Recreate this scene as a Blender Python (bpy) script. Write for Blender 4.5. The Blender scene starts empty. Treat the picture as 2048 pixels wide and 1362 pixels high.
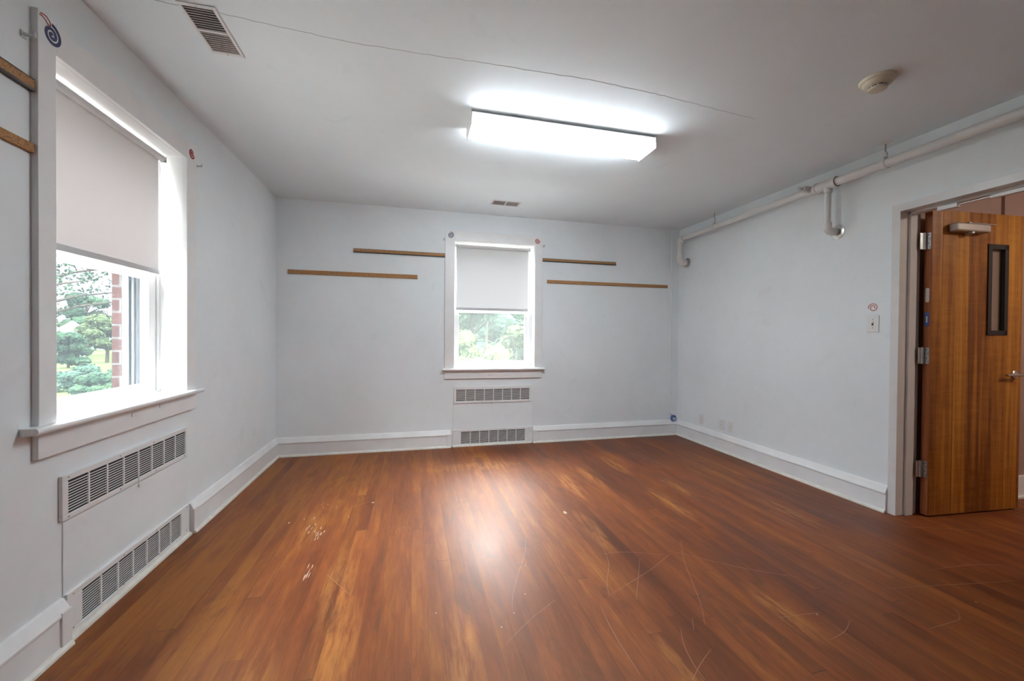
import bpy, bmesh, math, random
from mathutils import Vector, Matrix

S = bpy.context.scene
C = S.collection
PI = math.pi

# ------------------------------------------------------------------ camera
FPX = 803.18
YAW, PITCH, ROLL = 0.2419, 0.0095, 0.0086
CAMZ = 1.227
_r = Vector((math.cos(YAW), -math.sin(YAW), 0)); _f = Vector((math.sin(YAW), math.cos(YAW), 0)); _u = Vector((0, 0, 1))
_f2 = _f * math.cos(PITCH) - _u * math.sin(PITCH); _u2 = _u * math.cos(PITCH) + _f * math.sin(PITCH)
_r3 = _r * math.cos(ROLL) + _u2 * math.sin(ROLL); _u3 = _u2 * math.cos(ROLL) - _r * math.sin(ROLL)
cd = bpy.data.cameras.new('camera'); cam = bpy.data.objects.new('camera', cd); C.objects.link(cam)
cd.sensor_width = 36; cd.sensor_fit = 'HORIZONTAL'; cd.lens = FPX * 36 / 2048; cd.clip_start = 0.02; cd.clip_end = 500
M3 = Matrix((_r3, _u3, -_f2)).transposed()
cam.matrix_world = Matrix.Translation((0, 0, CAMZ)) @ M3.to_4x4()
S.camera = cam

# ------------------------------------------------------------------ world, light, exposure
S.view_settings.view_transform = 'Standard'; S.view_settings.look = 'None'
S.view_settings.gamma = 1; S.view_settings.use_curve_mapping = False
S.view_settings.exposure = 1.36
SKY_STRENGTH = 50.0
LAMP_STRENGTH = 18.5
w = bpy.data.worlds.new('overcast_sky'); S.world = w; w.use_nodes = True
nt = w.node_tree; bg = nt.nodes['Background']
tc = nt.nodes.new('ShaderNodeTexCoord'); sep = nt.nodes.new('ShaderNodeSeparateXYZ')
nt.links.new(tc.outputs['Generated'], sep.inputs[0])
rp = nt.nodes.new('ShaderNodeValToRGB'); nt.links.new(sep.outputs['Z'], rp.inputs[0])
els = rp.color_ramp.elements      # overcast: dim and bluish at the horizon, several times brighter overhead
els[0].position = 0.0; els[0].color = (.022, .024, .028, 1)
els[1].position = 1.0; els[1].color = (1.0, 1.0, 1.0, 1)
for p_, c_ in ((.15, (.026, .029, .034)), (.28, (.16, .168, .18)), (.45, (.62, .63, .65)), (.65, (.95, .96, .97))):
    e = els.new(p_); e.color = (*c_, 1)
nt.links.new(rp.outputs[0], bg.inputs['Color']); bg.inputs['Strength'].default_value = SKY_STRENGTH
S.cycles.max_bounces = 12; S.cycles.diffuse_bounces = 8; S.cycles.glossy_bounces = 4
S.cycles.transmission_bounces = 8; S.cycles.transparent_max_bounces = 12
S.cycles.sample_clamp_indirect = 6.0; S.cycles.caustics_reflective = False; S.cycles.caustics_refractive = False
S.cycles.use_denoising = True

# ------------------------------------------------------------------ room measures
XL, XR, YB, H = -1.3335, 3.2876, 4.4708, 2.597
YF = -2.60                       # wall behind the camera
WT = 0.165                       # thickness of the partition to the hall
HALLZ = 2.50

# ------------------------------------------------------------------ material helpers
def new_mat(name):
    m = bpy.data.materials.new(name); m.use_nodes = True
    return m, m.node_tree, m.node_tree.nodes['Principled BSDF']

def simple(name, col, rough=0.5, metal=0.0, spec=0.5, noise=0.0, nscale=20.0, bump=0.0, emit=None):
    m, t, b = new_mat(name)
    b.inputs['Base Color'].default_value = (*col, 1); b.inputs['Roughness'].default_value = rough
    b.inputs['Metallic'].default_value = metal; b.inputs['Specular IOR Level'].default_value = spec
    if noise or bump:
        tcn = t.nodes.new('ShaderNodeTexCoord'); n = t.nodes.new('ShaderNodeTexNoise')
        n.inputs['Scale'].default_value = nscale; n.inputs['Detail'].default_value = 5
        t.links.new(tcn.outputs['Object'], n.inputs['Vector'])
        if noise:
            r = t.nodes.new('ShaderNodeMapRange'); t.links.new(n.outputs[0], r.inputs[0])
            r.inputs[1].default_value = 0.3; r.inputs[2].default_value = 0.7
            r.inputs[3].default_value = 1 - noise; r.inputs[4].default_value = 1 + noise
            v = t.nodes.new('ShaderNodeVectorMath'); v.operation = 'SCALE'
            v.inputs[0].default_value = col; t.links.new(r.outputs[0], v.inputs['Scale'])
            t.links.new(v.outputs[0], b.inputs['Base Color'])
        if bump:
            bn = t.nodes.new('ShaderNodeBump'); bn.inputs['Strength'].default_value = bump; bn.inputs['Distance'].default_value = 0.002
            t.links.new(n.outputs[0], bn.inputs['Height']); t.links.new(bn.outputs[0], b.inputs['Normal'])
    if emit:
        b.inputs['Emission Color'].default_value = (*emit[0], 1); b.inputs['Emission Strength'].default_value = emit[1]
    return m

class NB:
    """little node builder"""
    def __init__(s, t): s.t = t
    def lk(s, a, inp):
        if isinstance(a, (int, float)): inp.default_value = a
        elif isinstance(a, tuple): inp.default_value = a
        else: s.t.links.new(a, inp)
    def math(s, op, a, b=0.0, c=0.0, clamp=False):
        n = s.t.nodes.new('ShaderNodeMath'); n.operation = op; n.use_clamp = clamp
        s.lk(a, n.inputs[0]); s.lk(b, n.inputs[1])
        if op in ('MULTIPLY_ADD', 'SMOOTH_MIN', 'COMPARE'): s.lk(c, n.inputs[2])
        return n.outputs[0]
    def comb(s, x, y, z=0.0):
        n = s.t.nodes.new('ShaderNodeCombineXYZ'); s.lk(x, n.inputs[0]); s.lk(y, n.inputs[1]); s.lk(z, n.inputs[2]); return n.outputs[0]
    def noise(s, vec, scale=1.0, detail=3.0, rough=0.5, dist=0.0, w=None):
        n = s.t.nodes.new('ShaderNodeTexNoise'); s.lk(vec, n.inputs['Vector']); n.inputs['Scale'].default_value = scale
        n.inputs['Detail'].default_value = detail; n.inputs['Roughness'].default_value = rough; n.inputs['Distortion'].default_value = dist
        return n.outputs[0]
    def white(s, vec):
        n = s.t.nodes.new('ShaderNodeTexWhiteNoise'); s.lk(vec, n.inputs['Vector']); return n.outputs[0]
    def ramp(s, fac, stops):
        n = s.t.nodes.new('ShaderNodeValToRGB'); s.lk(fac, n.inputs[0]); els = n.color_ramp.elements
        for i, (p, c) in enumerate(stops):
            el = els[i] if i < 2 else els.new(p)
            el.position = p; el.color = (*c, 1) if len(c) == 3 else c
        return n.outputs[0]
    def rng(s, v, a, b, c=0.0, d=1.0):
        n = s.t.nodes.new('ShaderNodeMapRange'); s.lk(v, n.inputs[0])
        for i, q in enumerate((a, b, c, d)): s.lk(q, n.inputs[i + 1])
        return n.outputs[0]
    def mix(s, fac, a, b, mode='MIX'):
        n = s.t.nodes.new('ShaderNodeMix'); n.data_type = 'RGBA'; n.blend_type = mode
        s.lk(fac, n.inputs[0]); s.lk(a if not isinstance(a, tuple) else (*a, 1), n.inputs[6]); s.lk(b if not isinstance(b, tuple) else (*b, 1), n.inputs[7])
        return n.outputs[2]
    def xyz(s, kind='Object'):
        tcn = s.t.nodes.new('ShaderNodeTexCoord'); sp = s.t.nodes.new('ShaderNodeSeparateXYZ')
        s.t.links.new(tcn.outputs[kind], sp.inputs[0]); return sp.outputs[0], sp.outputs[1], sp.outputs[2], tcn.outputs[kind]

def wall_paint(name, col, rough=0.55, var=0.05):
    m, t, b = new_mat(name); n = NB(t); x, y, z, o = n.xyz()
    big = n.noise(o, 1.3, 4, 0.55); fine = n.noise(o, 14, 5, 0.6); blot = n.noise(o, 4.2, 3, 0.5, 0.6)
    k = n.math('ADD', n.rng(big, .35, .65, -var, var), n.rng(fine, .3, .7, -var * .35, var * .35))
    scuff = n.rng(blot, .66, .72, 0, -.035)
    k = n.math('ADD', n.math('ADD', k, scuff), 1.0)
    v = t.nodes.new('ShaderNodeVectorMath'); v.operation = 'SCALE'; v.inputs[0].default_value = col; t.links.new(k, v.inputs['Scale'])
    t.links.new(v.outputs[0], b.inputs['Base Color'])
    b.inputs['Roughness'].default_value = rough; b.inputs['Specular IOR Level'].default_value = 0.35
    bn = t.nodes.new('ShaderNodeBump'); bn.inputs['Strength'].default_value = 0.25; bn.inputs['Distance'].default_value = 0.0015
    t.links.new(n.noise(o, 45, 4, 0.6), bn.inputs['Height']); t.links.new(bn.outputs[0], b.inputs['Normal'])
    return m

def floor_material():
    m, t, b = new_mat('old_floorboards'); n = NB(t); x, y, z, o = n.xyz()
    BW = 0.068
    wx = n.math('DIVIDE', x, BW)
    idx = n.math('FLOOR', wx); fx = n.math('FRACT', wx)
    r1 = n.white(n.comb(idx, 3.1, 0.7))
    ys = n.math('DIVIDE', n.math('ADD', y, n.math('MULTIPLY', r1, 9.0)), n.math('ADD', 1.5, n.math('MULTIPLY', n.white(n.comb(idx, 8.0, 1.0)), 1.4)))
    seg = n.math('FLOOR', ys); fy = n.math('FRACT', ys)
    bid = n.white(n.comb(idx, seg, 2.0)); bid2 = n.white(n.comb(idx, seg, 5.0))
    # grain, stretched along the board, shifted per board
    off = n.math('MULTIPLY', bid, 37.0)
    gx = n.math('ADD', x, off)
    fine = n.noise(n.comb(n.math('MULTIPLY', gx, 170.0), n.math('MULTIPLY', y, 5.0)), 1.0, 5, 0.65, 0.2)
    warp = n.noise(n.comb(n.math('MULTIPLY', gx, 22.0), n.math('MULTIPLY', y, 1.6)), 1.0, 3, 0.5, 0.8)
    rings = n.math('SINE', n.math('MULTIPLY', warp, 75.0))
    g = n.math('ADD', n.math('MULTIPLY', n.rng(fine, .25, .75, -1, 1), 0.55), n.math('MULTIPLY', rings, 0.16))
    # stain density: where varnish is worn thin the wood is honey coloured
    wornn = n.noise(n.comb(n.math('MULTIPLY', x, 2.4), n.math('MULTIPLY', y, 0.75)), 1.0, 4, 0.6, 0.4)
    streak = n.noise(n.comb(n.math('MULTIPLY', gx, 9.0), n.math('MULTIPLY', y, 1.1)), 1.0, 4, 0.6, 0.5)
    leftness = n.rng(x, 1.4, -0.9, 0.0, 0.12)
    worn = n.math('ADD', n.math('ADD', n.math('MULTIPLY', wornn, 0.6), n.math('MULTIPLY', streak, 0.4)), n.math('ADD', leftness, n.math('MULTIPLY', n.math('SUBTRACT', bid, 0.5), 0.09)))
    patches = None
    # worn patches (x, y, half width, half length); the wide back one also paints glare
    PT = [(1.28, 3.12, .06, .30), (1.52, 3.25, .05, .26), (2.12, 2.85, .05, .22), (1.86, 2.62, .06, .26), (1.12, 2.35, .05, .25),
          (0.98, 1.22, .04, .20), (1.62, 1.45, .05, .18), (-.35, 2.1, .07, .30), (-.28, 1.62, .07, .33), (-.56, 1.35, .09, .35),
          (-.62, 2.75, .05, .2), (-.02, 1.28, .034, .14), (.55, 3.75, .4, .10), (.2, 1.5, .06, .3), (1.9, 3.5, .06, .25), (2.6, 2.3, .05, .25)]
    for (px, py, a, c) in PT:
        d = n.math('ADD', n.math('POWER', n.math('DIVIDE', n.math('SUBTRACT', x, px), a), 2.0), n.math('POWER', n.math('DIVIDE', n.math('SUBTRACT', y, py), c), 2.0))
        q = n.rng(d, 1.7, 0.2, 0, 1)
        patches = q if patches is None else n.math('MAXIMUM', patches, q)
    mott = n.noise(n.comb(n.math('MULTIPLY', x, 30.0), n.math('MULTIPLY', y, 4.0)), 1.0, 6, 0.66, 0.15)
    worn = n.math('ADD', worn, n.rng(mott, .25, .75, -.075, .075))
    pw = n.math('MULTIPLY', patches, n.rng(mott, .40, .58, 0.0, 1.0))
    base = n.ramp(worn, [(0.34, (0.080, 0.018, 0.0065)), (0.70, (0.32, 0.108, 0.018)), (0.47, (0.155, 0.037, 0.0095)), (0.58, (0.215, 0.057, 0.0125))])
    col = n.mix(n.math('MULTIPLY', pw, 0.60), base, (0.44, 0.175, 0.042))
    k = n.math('ADD', 1.0, n.math('MULTIPLY', g, 0.34))
    k = n.math('MULTIPLY', k, n.rng(bid2, 0, 1, 0.80, 1.00))
    v = t.nodes.new('ShaderNodeVectorMath'); v.operation = 'SCALE'; t.links.new(col, v.inputs[0]); t.links.new(k, v.inputs['Scale'])
    col = v.outputs[0]
    # dark smudges
    dk = n.rng(n.noise(n.comb(n.math('MULTIPLY', x, 5.0), n.math('MULTIPLY', y, 1.7)), 1.0, 6, 0.7, 0.8), 0.57, 0.70, 0, 0.55)
    col = n.mix(dk, col, (0.045, 0.020, 0.012))
    # seams between boards, some wider than others
    sw = n.math('ADD', 0.013, n.math('MULTIPLY', n.math('POWER', n.white(n.comb(idx, 1.0, 9.0)), 3.0), 0.022))
    e1 = n.math('LESS_THAN', fx, sw)
    e2 = n.math('LESS_THAN', fy, 0.0014)
    seam = n.math('MAXIMUM', e1, e2)
    seamv = n.math('MULTIPLY', seam, n.rng(n.noise(n.comb(n.math('MULTIPLY', idx, 3.0), n.math('MULTIPLY', y, 1.5)), 1, 2), .36, .56, 0.15, 0.9))
    col = n.mix(seamv, col, (0.016, 0.007, 0.005))
    # pale fine scuffs
    sc = n.noise(n.comb(n.math('MULTIPLY', x, 30.0), n.math('MULTIPLY', y, 30.0)), 1.0, 6, 0.75, 1.0)
    col = n.mix(n.rng(sc, 0.72, 0.80, 0, 0.35), col, (0.55, 0.38, 0.27))
    t.links.new(col, b.inputs['Base Color'])
    rg = n.math('ADD', n.rng(wornn, .3, .7, 0.42, 0.56), n.math('MULTIPLY', n.rng(fine, .3, .7, -1, 1), 0.03))
    t.links.new(rg, b.inputs['Roughness'])
    b.inputs['Specular IOR Level'].default_value = 0.74
    b.inputs['Specular Tint'].default_value = (1.0, .61, .41, 1)
    hgt = n.math('SUBTRACT', n.math('ADD', n.math('MULTIPLY', fine, 0.10), n.math('MULTIPLY', n.noise(n.comb(n.math('MULTIPLY', x, 14.0), n.math('MULTIPLY', y, 2.0)), 1, 2), 0.35)), n.math('MULTIPLY', seam, 0.6))
    bn = t.nodes.new('ShaderNodeBump'); bn.inputs['Strength'].default_value = 0.30; bn.inputs['Distance'].default_value = 0.0022
    t.links.new(hgt, bn.inputs['Height']); t.links.new(bn.outputs[0], b.inputs['Normal'])
    return m

def door_wood(name, edge=False):
    m, t, b = new_mat(name); n = NB(t); x, y, z, o = n.xyz()
    if edge:
        c = n.noise(n.comb(n.math('MULTIPLY', x, 120), n.math('MULTIPLY', y, 120), n.math('MULTIPLY', z, 3)), 1, 4, .6)
        col = n.ramp(c, [(.3, (.17, .045, .014)), (.7, (.34, .10, .03))])
    else:
        wv = n.math('DIVIDE', n.math('ADD', x, 0.03), 0.118); sidx = n.math('FLOOR', wv)
        rr = n.white(n.comb(sidx, 1.5, 4.0))
        gx = n.math('ADD', x, n.math('MULTIPLY', rr, 9.0))
        c1 = n.noise(n.comb(n.math('MULTIPLY', gx, 26), 0.0, n.math('MULTIPLY', z, 0.8)), 1, 4, .55, .5)
        fine = n.noise(n.comb(n.math('MULTIPLY', gx, 210), 0.0, n.math('MULTIPLY', z, 4)), 1, 4, .6)
        cross = n.noise(n.comb(n.math('MULTIPLY', gx, 3.0), 0.0, n.math('MULTIPLY', z, 24)), 1, 3, .6, .8)
        f = n.math('ADD', n.math('MULTIPLY', c1, .62), n.math('ADD', n.math('MULTIPLY', fine, .2), n.math('MULTIPLY', cross, .16)))
        f = n.math('ADD', f, n.math('MULTIPLY', n.math('SUBTRACT', rr, .5), .20))
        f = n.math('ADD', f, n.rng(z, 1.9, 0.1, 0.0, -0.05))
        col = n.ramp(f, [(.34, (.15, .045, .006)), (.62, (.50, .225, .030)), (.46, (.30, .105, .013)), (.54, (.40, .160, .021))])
    t.links.new(col, b.inputs['Base Color'])
    b.inputs['Roughness'].default_value = 0.33; b.inputs['Specular IOR Level'].default_value = 0.45
    return m

def fabric_shade(name, col, trans):
    m = bpy.data.materials.new(name); m.use_nodes = True; t = m.node_tree; n = NB(t)
    t.nodes.remove(t.nodes['Principled BSDF']); out = t.nodes['Material Output']
    d = t.nodes.new('ShaderNodeBsdfDiffuse'); d.inputs[0].default_value = (*col, 1)
    tr = t.nodes.new('ShaderNodeBsdfTranslucent'); tr.inputs[0].default_value = (*trans, 1)
    ad = t.nodes.new('ShaderNodeAddShader'); t.links.new(d.outputs[0], ad.inputs[0]); t.links.new(tr.outputs[0], ad.inputs[1])
    t.links.new(ad.outputs[0], out.inputs[0]); return m

def glass_material():
    m = bpy.data.materials.new('window_glass'); m.use_nodes = True; t = m.node_tree
    t.nodes.remove(t.nodes['Principled BSDF']); out = t.nodes['Material Output']
    tr = t.nodes.new('ShaderNodeBsdfTransparent'); tr.inputs[0].default_value = (.95, .97, .97, 1)
    g = t.nodes.new('ShaderNodeBsdfGlossy'); g.inputs['Roughness'].default_value = 0.02; g.inputs[0].default_value = (.9, .9, .9, 1)
    n = NB(t); geo = t.nodes.new('ShaderNodeNewGeometry'); dp = t.nodes.new('ShaderNodeVectorMath'); dp.operation = 'DOT_PRODUCT'
    t.links.new(geo.outputs['Incoming'], dp.inputs[0]); t.links.new(geo.outputs['Normal'], dp.inputs[1])
    sch = n.math('ADD', 0.03, n.math('MULTIPLY', 0.9, n.math('POWER', n.math('SUBTRACT', 1.0, n.math('ABSOLUTE', dp.outputs['Value']), clamp=True), 5.0)))
    mx = t.nodes.new('ShaderNodeMixShader'); t.links.new(sch, mx.inputs[0]); t.links.new(tr.outputs[0], mx.inputs[1]); t.links.new(g.outputs[0], mx.inputs[2])
    t.links.new(mx.outputs[0], out.inputs[0]); return m

def screen_material(name, cover, col):
    m = bpy.data.materials.new(name); m.use_nodes = True; t = m.node_tree; n = NB(t)
    t.nodes.remove(t.nodes['Principled BSDF']); out = t.nodes['Material Output']
    x, y, z, o = n.xyz()
    st = n.noise(n.comb(n.math('MULTIPLY', x, 160.0), n.math('MULTIPLY', y, 160.0), n.math('MULTIPLY', z, 9.0)), 1, 3, .6)
    tr = t.nodes.new('ShaderNodeBsdfTransparent')
    d = t.nodes.new('ShaderNodeBsdfDiffuse'); d.inputs[0].default_value = (*col, 1)
    tl = t.nodes.new('ShaderNodeBsdfTranslucent'); tl.inputs[0].default_value = (*col, 1)
    ad = t.nodes.new('ShaderNodeMixShader'); ad.inputs[0].default_value = 0.5
    t.links.new(d.outputs[0], ad.inputs[1]); t.links.new(tl.outputs[0], ad.inputs[2])
    mx = t.nodes.new('ShaderNodeMixShader'); t.links.new(n.rng(st, .3, .7, cover * .75, cover * 1.25), mx.inputs[0])
    t.links.new(tr.outputs[0], mx.inputs[1]); t.links.new(ad.outputs[0], mx.inputs[2])
    t.links.new(mx.outputs[0], out.inputs[0]); return m

def brick_material():
    m, t, b = new_mat('red_brick'); n = NB(t); x, y, z, o = n.xyz()
    k = t.nodes.new('ShaderNodeTexBrick'); t.links.new(n.comb(n.math('ADD', x, y), z, 0.0), k.inputs['Vector'])
    k.inputs['Scale'].default_value = 1.0; k.inputs['Brick Width'].default_value = 0.21; k.inputs['Row Height'].default_value = 0.075
    k.inputs['Mortar Size'].default_value = 0.006
    k.inputs['Color1'].default_value = (.034, .013, .011, 1); k.inputs['Color2'].default_value = (.024, .010, .009, 1); k.inputs['Mortar'].default_value = (.050, .047, .046, 1)
    t.links.new(k.outputs[0], b.inputs['Base Color']); b.inputs['Roughness'].default_value = .9; b.inputs['Specular IOR Level'].default_value = 0.05
    return m

def leaf_material(name, c1, c2):
    m, t, b = new_mat(name); n = NB(t); x, y, z, o = n.xyz()
    f = n.noise(o, 0.9, 4, .6)
    col = n.ramp(f, [(.35, c1), (.65, c2)])
    t.links.new(col, b.inputs['Base Color']); b.inputs['Roughness'].default_value = .8; b.inputs['Specular IOR Level'].default_value = 0.0
    return m

def cork_material():
    m, t, b = new_mat('cork'); n = NB(t); x, y, z, o = n.xyz()
    f = n.noise(o, 140, 5, .7)
    col = n.ramp(f, [(.36, (.16, .075, .028)), (.60, (.46, .25, .105)), (.48, (.38, .195, .08))])
    t.links.new(col, b.inputs['Base Color']); b.inputs['Roughness'].default_value = .85
    return m

MAT = dict(
    wall=wall_paint('white_wall_paint', (.785, .828, .848), .6, .03),
    ceil=wall_paint('white_ceiling_paint', (.775, .835, .865), .7, .02),
    rear=wall_paint('grey_rear_wall_paint', (.40, .40, .40), .6),
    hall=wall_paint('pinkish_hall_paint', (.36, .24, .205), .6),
    trim=simple('white_gloss_trim', (.80, .80, .795), .32, noise=.03, nscale=9, bump=.25),
    base=simple('white_baseboard_paint', (.80, .805, .805), .38, noise=.04, nscale=6, bump=.3),
    shoe=simple('cream_shoe_moulding', (.74, .72, .66), .4, noise=.08, nscale=25),
    vinyl=simple('white_sash_paint', (.84, .84, .84), .30),
    metalw=simple('white_enamel_metal', (.78, .785, .78), .36),
    frame=simple('grey_white_frame_paint', (.70, .69, .68), .33, noise=.03, nscale=12),
    dark=simple('dark_duct_interior', (.035, .033, .032), .8),
    dust=simple('dusty_louvre_metal', (.36, .31, .29), .6, noise=.15, nscale=60),
    dust3=simple('pale_louvre_metal', (.50, .45, .43), .6, noise=.1, nscale=60),
    dust2=simple('dark_louvre_metal', (.16, .13, .12), .6, noise=.15, nscale=60),
    chrome=simple('satin_nickel', (.62, .60, .57), .28, 1.0),
    steel=simple('brushed_steel_hinge', (.58, .58, .57), .38, 1.0, noise=.08, nscale=60),
    alu=simple('painted_aluminium_closer', (.42, .38, .35), .38, .6),
    black=simple('black_painted_steel', (.012, .012, .013), .35),
    blue=simple('blue_paint', (.03, .09, .34), .4),
    bluecable=simple('blue_cable_jacket', (.10, .17, .42), .45),
    swblue=simple('navy_paint_swirl', (.045, .045, .14), .6),
    swred=simple('red_paint_swirl', (.38, .035, .04), .6),
    swpink=simple('faded_red_paint_swirl', (.52, .20, .18), .6, noise=.25, nscale=70),
    ivory=simple('ivory_plastic', (.66, .60, .47), .42),
    plastic=simple('white_plastic_plate', (.78, .78, .76), .35),
    oldplate=simple('painted_over_plate', (.74, .745, .745), .45),
    slot=simple('dark_slot', (.05, .05, .05), .6),
    pipe=simple('white_painted_pipe', (.72, .71, .695), .42, noise=.03, nscale=8),
    cork=cork_material(),
    corkdark=simple('dark_strip_edge', (.05, .04, .035), .5),
    crack=simple('ceiling_crack_shadow', (.36, .34, .33), .9),
    scratch=simple('pale_floor_scratch', (.34, .17, .11), .5),
    wornwhite=simple('bare_scraped_wood', (.50, .36, .28), .45, noise=.25, nscale=90),
    floor=floor_material(),
    door=door_wood('varnished_plank_veneer'), dooredge=door_wood('reddish_door_edge', True),
    shade1=fabric_shade('cool_white_shade_cloth', (.63, .63, .63), (.0135, .0135, .0137)),
    shade2=fabric_shade('warm_white_shade_cloth', (.58, .566, .563), (.0133, .0114, .0110)),
    hem=simple('shade_hem_cloth', (.52, .52, .53), .7),
    glass=glass_material(),
    screen1=screen_material('hazy_insect_screen', .24, (.095, .104, .099)),
    screen2=screen_material('grey_insect_screen', .22, (.036, .042, .045)),
    storm=simple('grey_storm_window_metal', (.050, .060, .070), .5, .0),
    brick=brick_material(),
    bark=simple('bark', (.020, .016, .013), .9, spec=0.0, noise=.2, nscale=12),
    leafA=leaf_material('dark_tree_leaves', (.005, .013, .008), (.014, .025, .013)),
    leafB=leaf_material('light_tree_leaves', (.022, .040, .012), (.044, .066, .020)),
    leafC=leaf_material('bluish_tree_leaves', (.009, .019, .014), (.020, .035, .024)),
    leafD=leaf_material('olive_tree_leaves', (.011, .018, .008), (.024, .032, .015)),
    grass=simple('lawn_grass', (.018, .026, .010), .9, spec=0.0, noise=.2, nscale=.6),
    paving=simple('pale_concrete_paving', (.50, .49, .47), .85, noise=.08, nscale=2),
    siding=simple('white_house_siding', (.11, .11, .11), .7),
    roof=simple('grey_house_roof', (.18, .17, .17), .8),
)
m, t, b = new_mat('glowing_lamp_lens')
b.inputs['Base Color'].default_value = (.9, .9, .9, 1); b.inputs['Emission Color'].default_value = (.91, .985, 1.05, 1); b.inputs['Emission Strength'].default_value = LAMP_STRENGTH
MAT['lens'] = m
MAT['rim'] = simple('dim_lens_rim', (.85, .87, .87), .4, emit=((.93, .99, 1.0), .40))
m, t, b = new_mat('wired_glass'); n = NB(t); x, y, z, o = n.xyz()
a1 = n.math('ABSOLUTE', n.math('SUBTRACT', n.math('FRACT', n.math('DIVIDE', n.math('ADD', x, z), 0.025)), 0.5))
a2 = n.math('ABSOLUTE', n.math('SUBTRACT', n.math('FRACT', n.math('DIVIDE', n.math('SUBTRACT', x, z), 0.025)), 0.5))
wr = n.math('LESS_THAN', n.math('MINIMUM', a1, a2), 0.045)
t.nodes.remove(b); out = t.nodes['Material Output']
tr = t.nodes.new('ShaderNodeBsdfTransparent'); tr.inputs[0].default_value = (.88, .9, .88, 1)
gl = t.nodes.new('ShaderNodeBsdfGlossy'); gl.inputs['Roughness'].default_value = .05
df = t.nodes.new('ShaderNodeBsdfDiffuse'); df.inputs[0].default_value = (.16, .12, .10, 1)
dg = t.nodes.new('ShaderNodeBsdfDiffuse'); dg.inputs[0].default_value = (.50, .36, .29, 1); mg = t.nodes.new('ShaderNodeMixShader'); mg.inputs[0].default_value = .45  # pinkish diffuse share paints the light seen in the pane
mx = t.nodes.new('ShaderNodeMixShader'); mx.inputs[0].default_value = .08; t.links.new(tr.outputs[0], mx.inputs[1]); t.links.new(gl.outputs[0], mx.inputs[2])
mx2 = t.nodes.new('ShaderNodeMixShader'); t.links.new(wr, mx2.inputs[0]); t.links.new(mx.outputs[0], mg.inputs[1]); t.links.new(dg.outputs[0], mg.inputs[2]); t.links.new(mg.outputs[0], mx2.inputs[1]); t.links.new(df.outputs[0], mx2.inputs[2])
t.links.new(mx2.outputs[0], out.inputs[0]); MAT['wired'] = m

# ------------------------------------------------------------------ mesh helpers
class MB:
    def __init__(s): s.bm = bmesh.new()
    def box(s, x0, x1, y0, y1, z0, z1, rot=None, piv=None):
        v = [s.bm.verts.new((x, y, z)) for z in (z0, z1) for y in (y0, y1) for x in (x0, x1)]
        for f in ((0, 2, 3, 1), (4, 5, 7, 6), (0, 1, 5, 4), (2, 6, 7, 3), (0, 4, 6, 2), (1, 3, 7, 5)):
            s.bm.faces.new([v[i] for i in f])
        if rot is not None:
            bmesh.ops.rotate(s.bm, verts=v, cent=piv or (0, 0, 0), matrix=rot)
        return s
    def prism(s, pts, axis, a, b):
        """pts: 2D outline; axis 0: (y,z) swept along x; 1: (x,z) swept along y; 2: (x,y) swept along z"""
        def P(p, c): return {0: (c, p[0], p[1]), 1: (p[0], c, p[1]), 2: (p[0], p[1], c)}[axis]
        A = [s.bm.verts.new(P(p, a)) for p in pts]; B = [s.bm.verts.new(P(p, b)) for p in pts]; k = len(pts)
        s.bm.faces.new(A); s.bm.faces.new(B[::-1])
        for i in range(k): s.bm.faces.new((A[i], B[i], B[(i + 1) % k], A[(i + 1) % k]))
        return s
    def tube(s, path, r, n=16, cap=True):
        path = [Vector(p) for p in path]; rings = []
        rr = r if isinstance(r, (list, tuple)) else [r] * len(path)
        up = None
        for i, p in enumerate(path):
            d = (path[min(i + 1, len(path) - 1)] - path[max(i - 1, 0)]).normalized()
            if up is None:
                up = Vector((0, 0, 1)) if abs(d.z) < .9 else Vector((1, 0, 0))
            a = d.cross(up).normalized(); bb = a.cross(d).normalized(); up = bb
            rings.append([s.bm.verts.new(p + (a * math.cos(2 * PI * k / n) + bb * math.sin(2 * PI * k / n)) * rr[i]) for k in range(n)])
        for i in range(len(rings) - 1):
            for k in range(n):
                s.bm.faces.new((rings[i][k], rings[i][(k + 1) % n], rings[i + 1][(k + 1) % n], rings[i + 1][k]))
        if cap: s.bm.faces.new(rings[0][::-1]); s.bm.faces.new(rings[-1])
        return s
    def lathe(s, prof, c, ax=(0, 0, 1), n=32):
        ax = Vector(ax).normalized(); c = Vector(c)
        t1 = ax.orthogonal().normalized(); t2 = ax.cross(t1); rings = []
        for r, h in prof:
            rings.append([s.bm.verts.new(c + ax * h + (t1 * math.cos(2 * PI * k / n) + t2 * math.sin(2 * PI * k / n)) * max(r, 1e-4)) for k in range(n)])
        for i in range(len(rings) - 1):
            for k in range(n):
                s.bm.faces.new((rings[i][k], rings[i][(k + 1) % n], rings[i + 1][(k + 1) % n], rings[i + 1][k]))
        s.bm.faces.new(rings[0][::-1]); s.bm.faces.new(rings[-1])
        return s
    def build(s, name, mat, parent=None, bevel=0.0, smooth=False):
        bmesh.ops.recalc_face_normals(s.bm, faces=s.bm.faces)
        me = bpy.data.meshes.new(name); s.bm.to_mesh(me); s.bm.free()
        if isinstance(mat, (list, tuple)):
            for q in mat: me.materials.append(q)
        else: me.materials.append(mat)
        o = bpy.data.objects.new(name, me); C.objects.link(o)
        if parent is not None: o.parent = parent
        if smooth:
            for p in me.polygons: p.use_smooth = True
            md = o.modifiers.new('edges', 'EDGE_SPLIT'); md.split_angle = math.radians(38)
        if bevel:
            md = o.modifiers.new('bevel', 'BEVEL'); md.width = bevel; md.segments = 2; md.limit_method = 'ANGLE'; md.harden_normals = False
        return o

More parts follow.
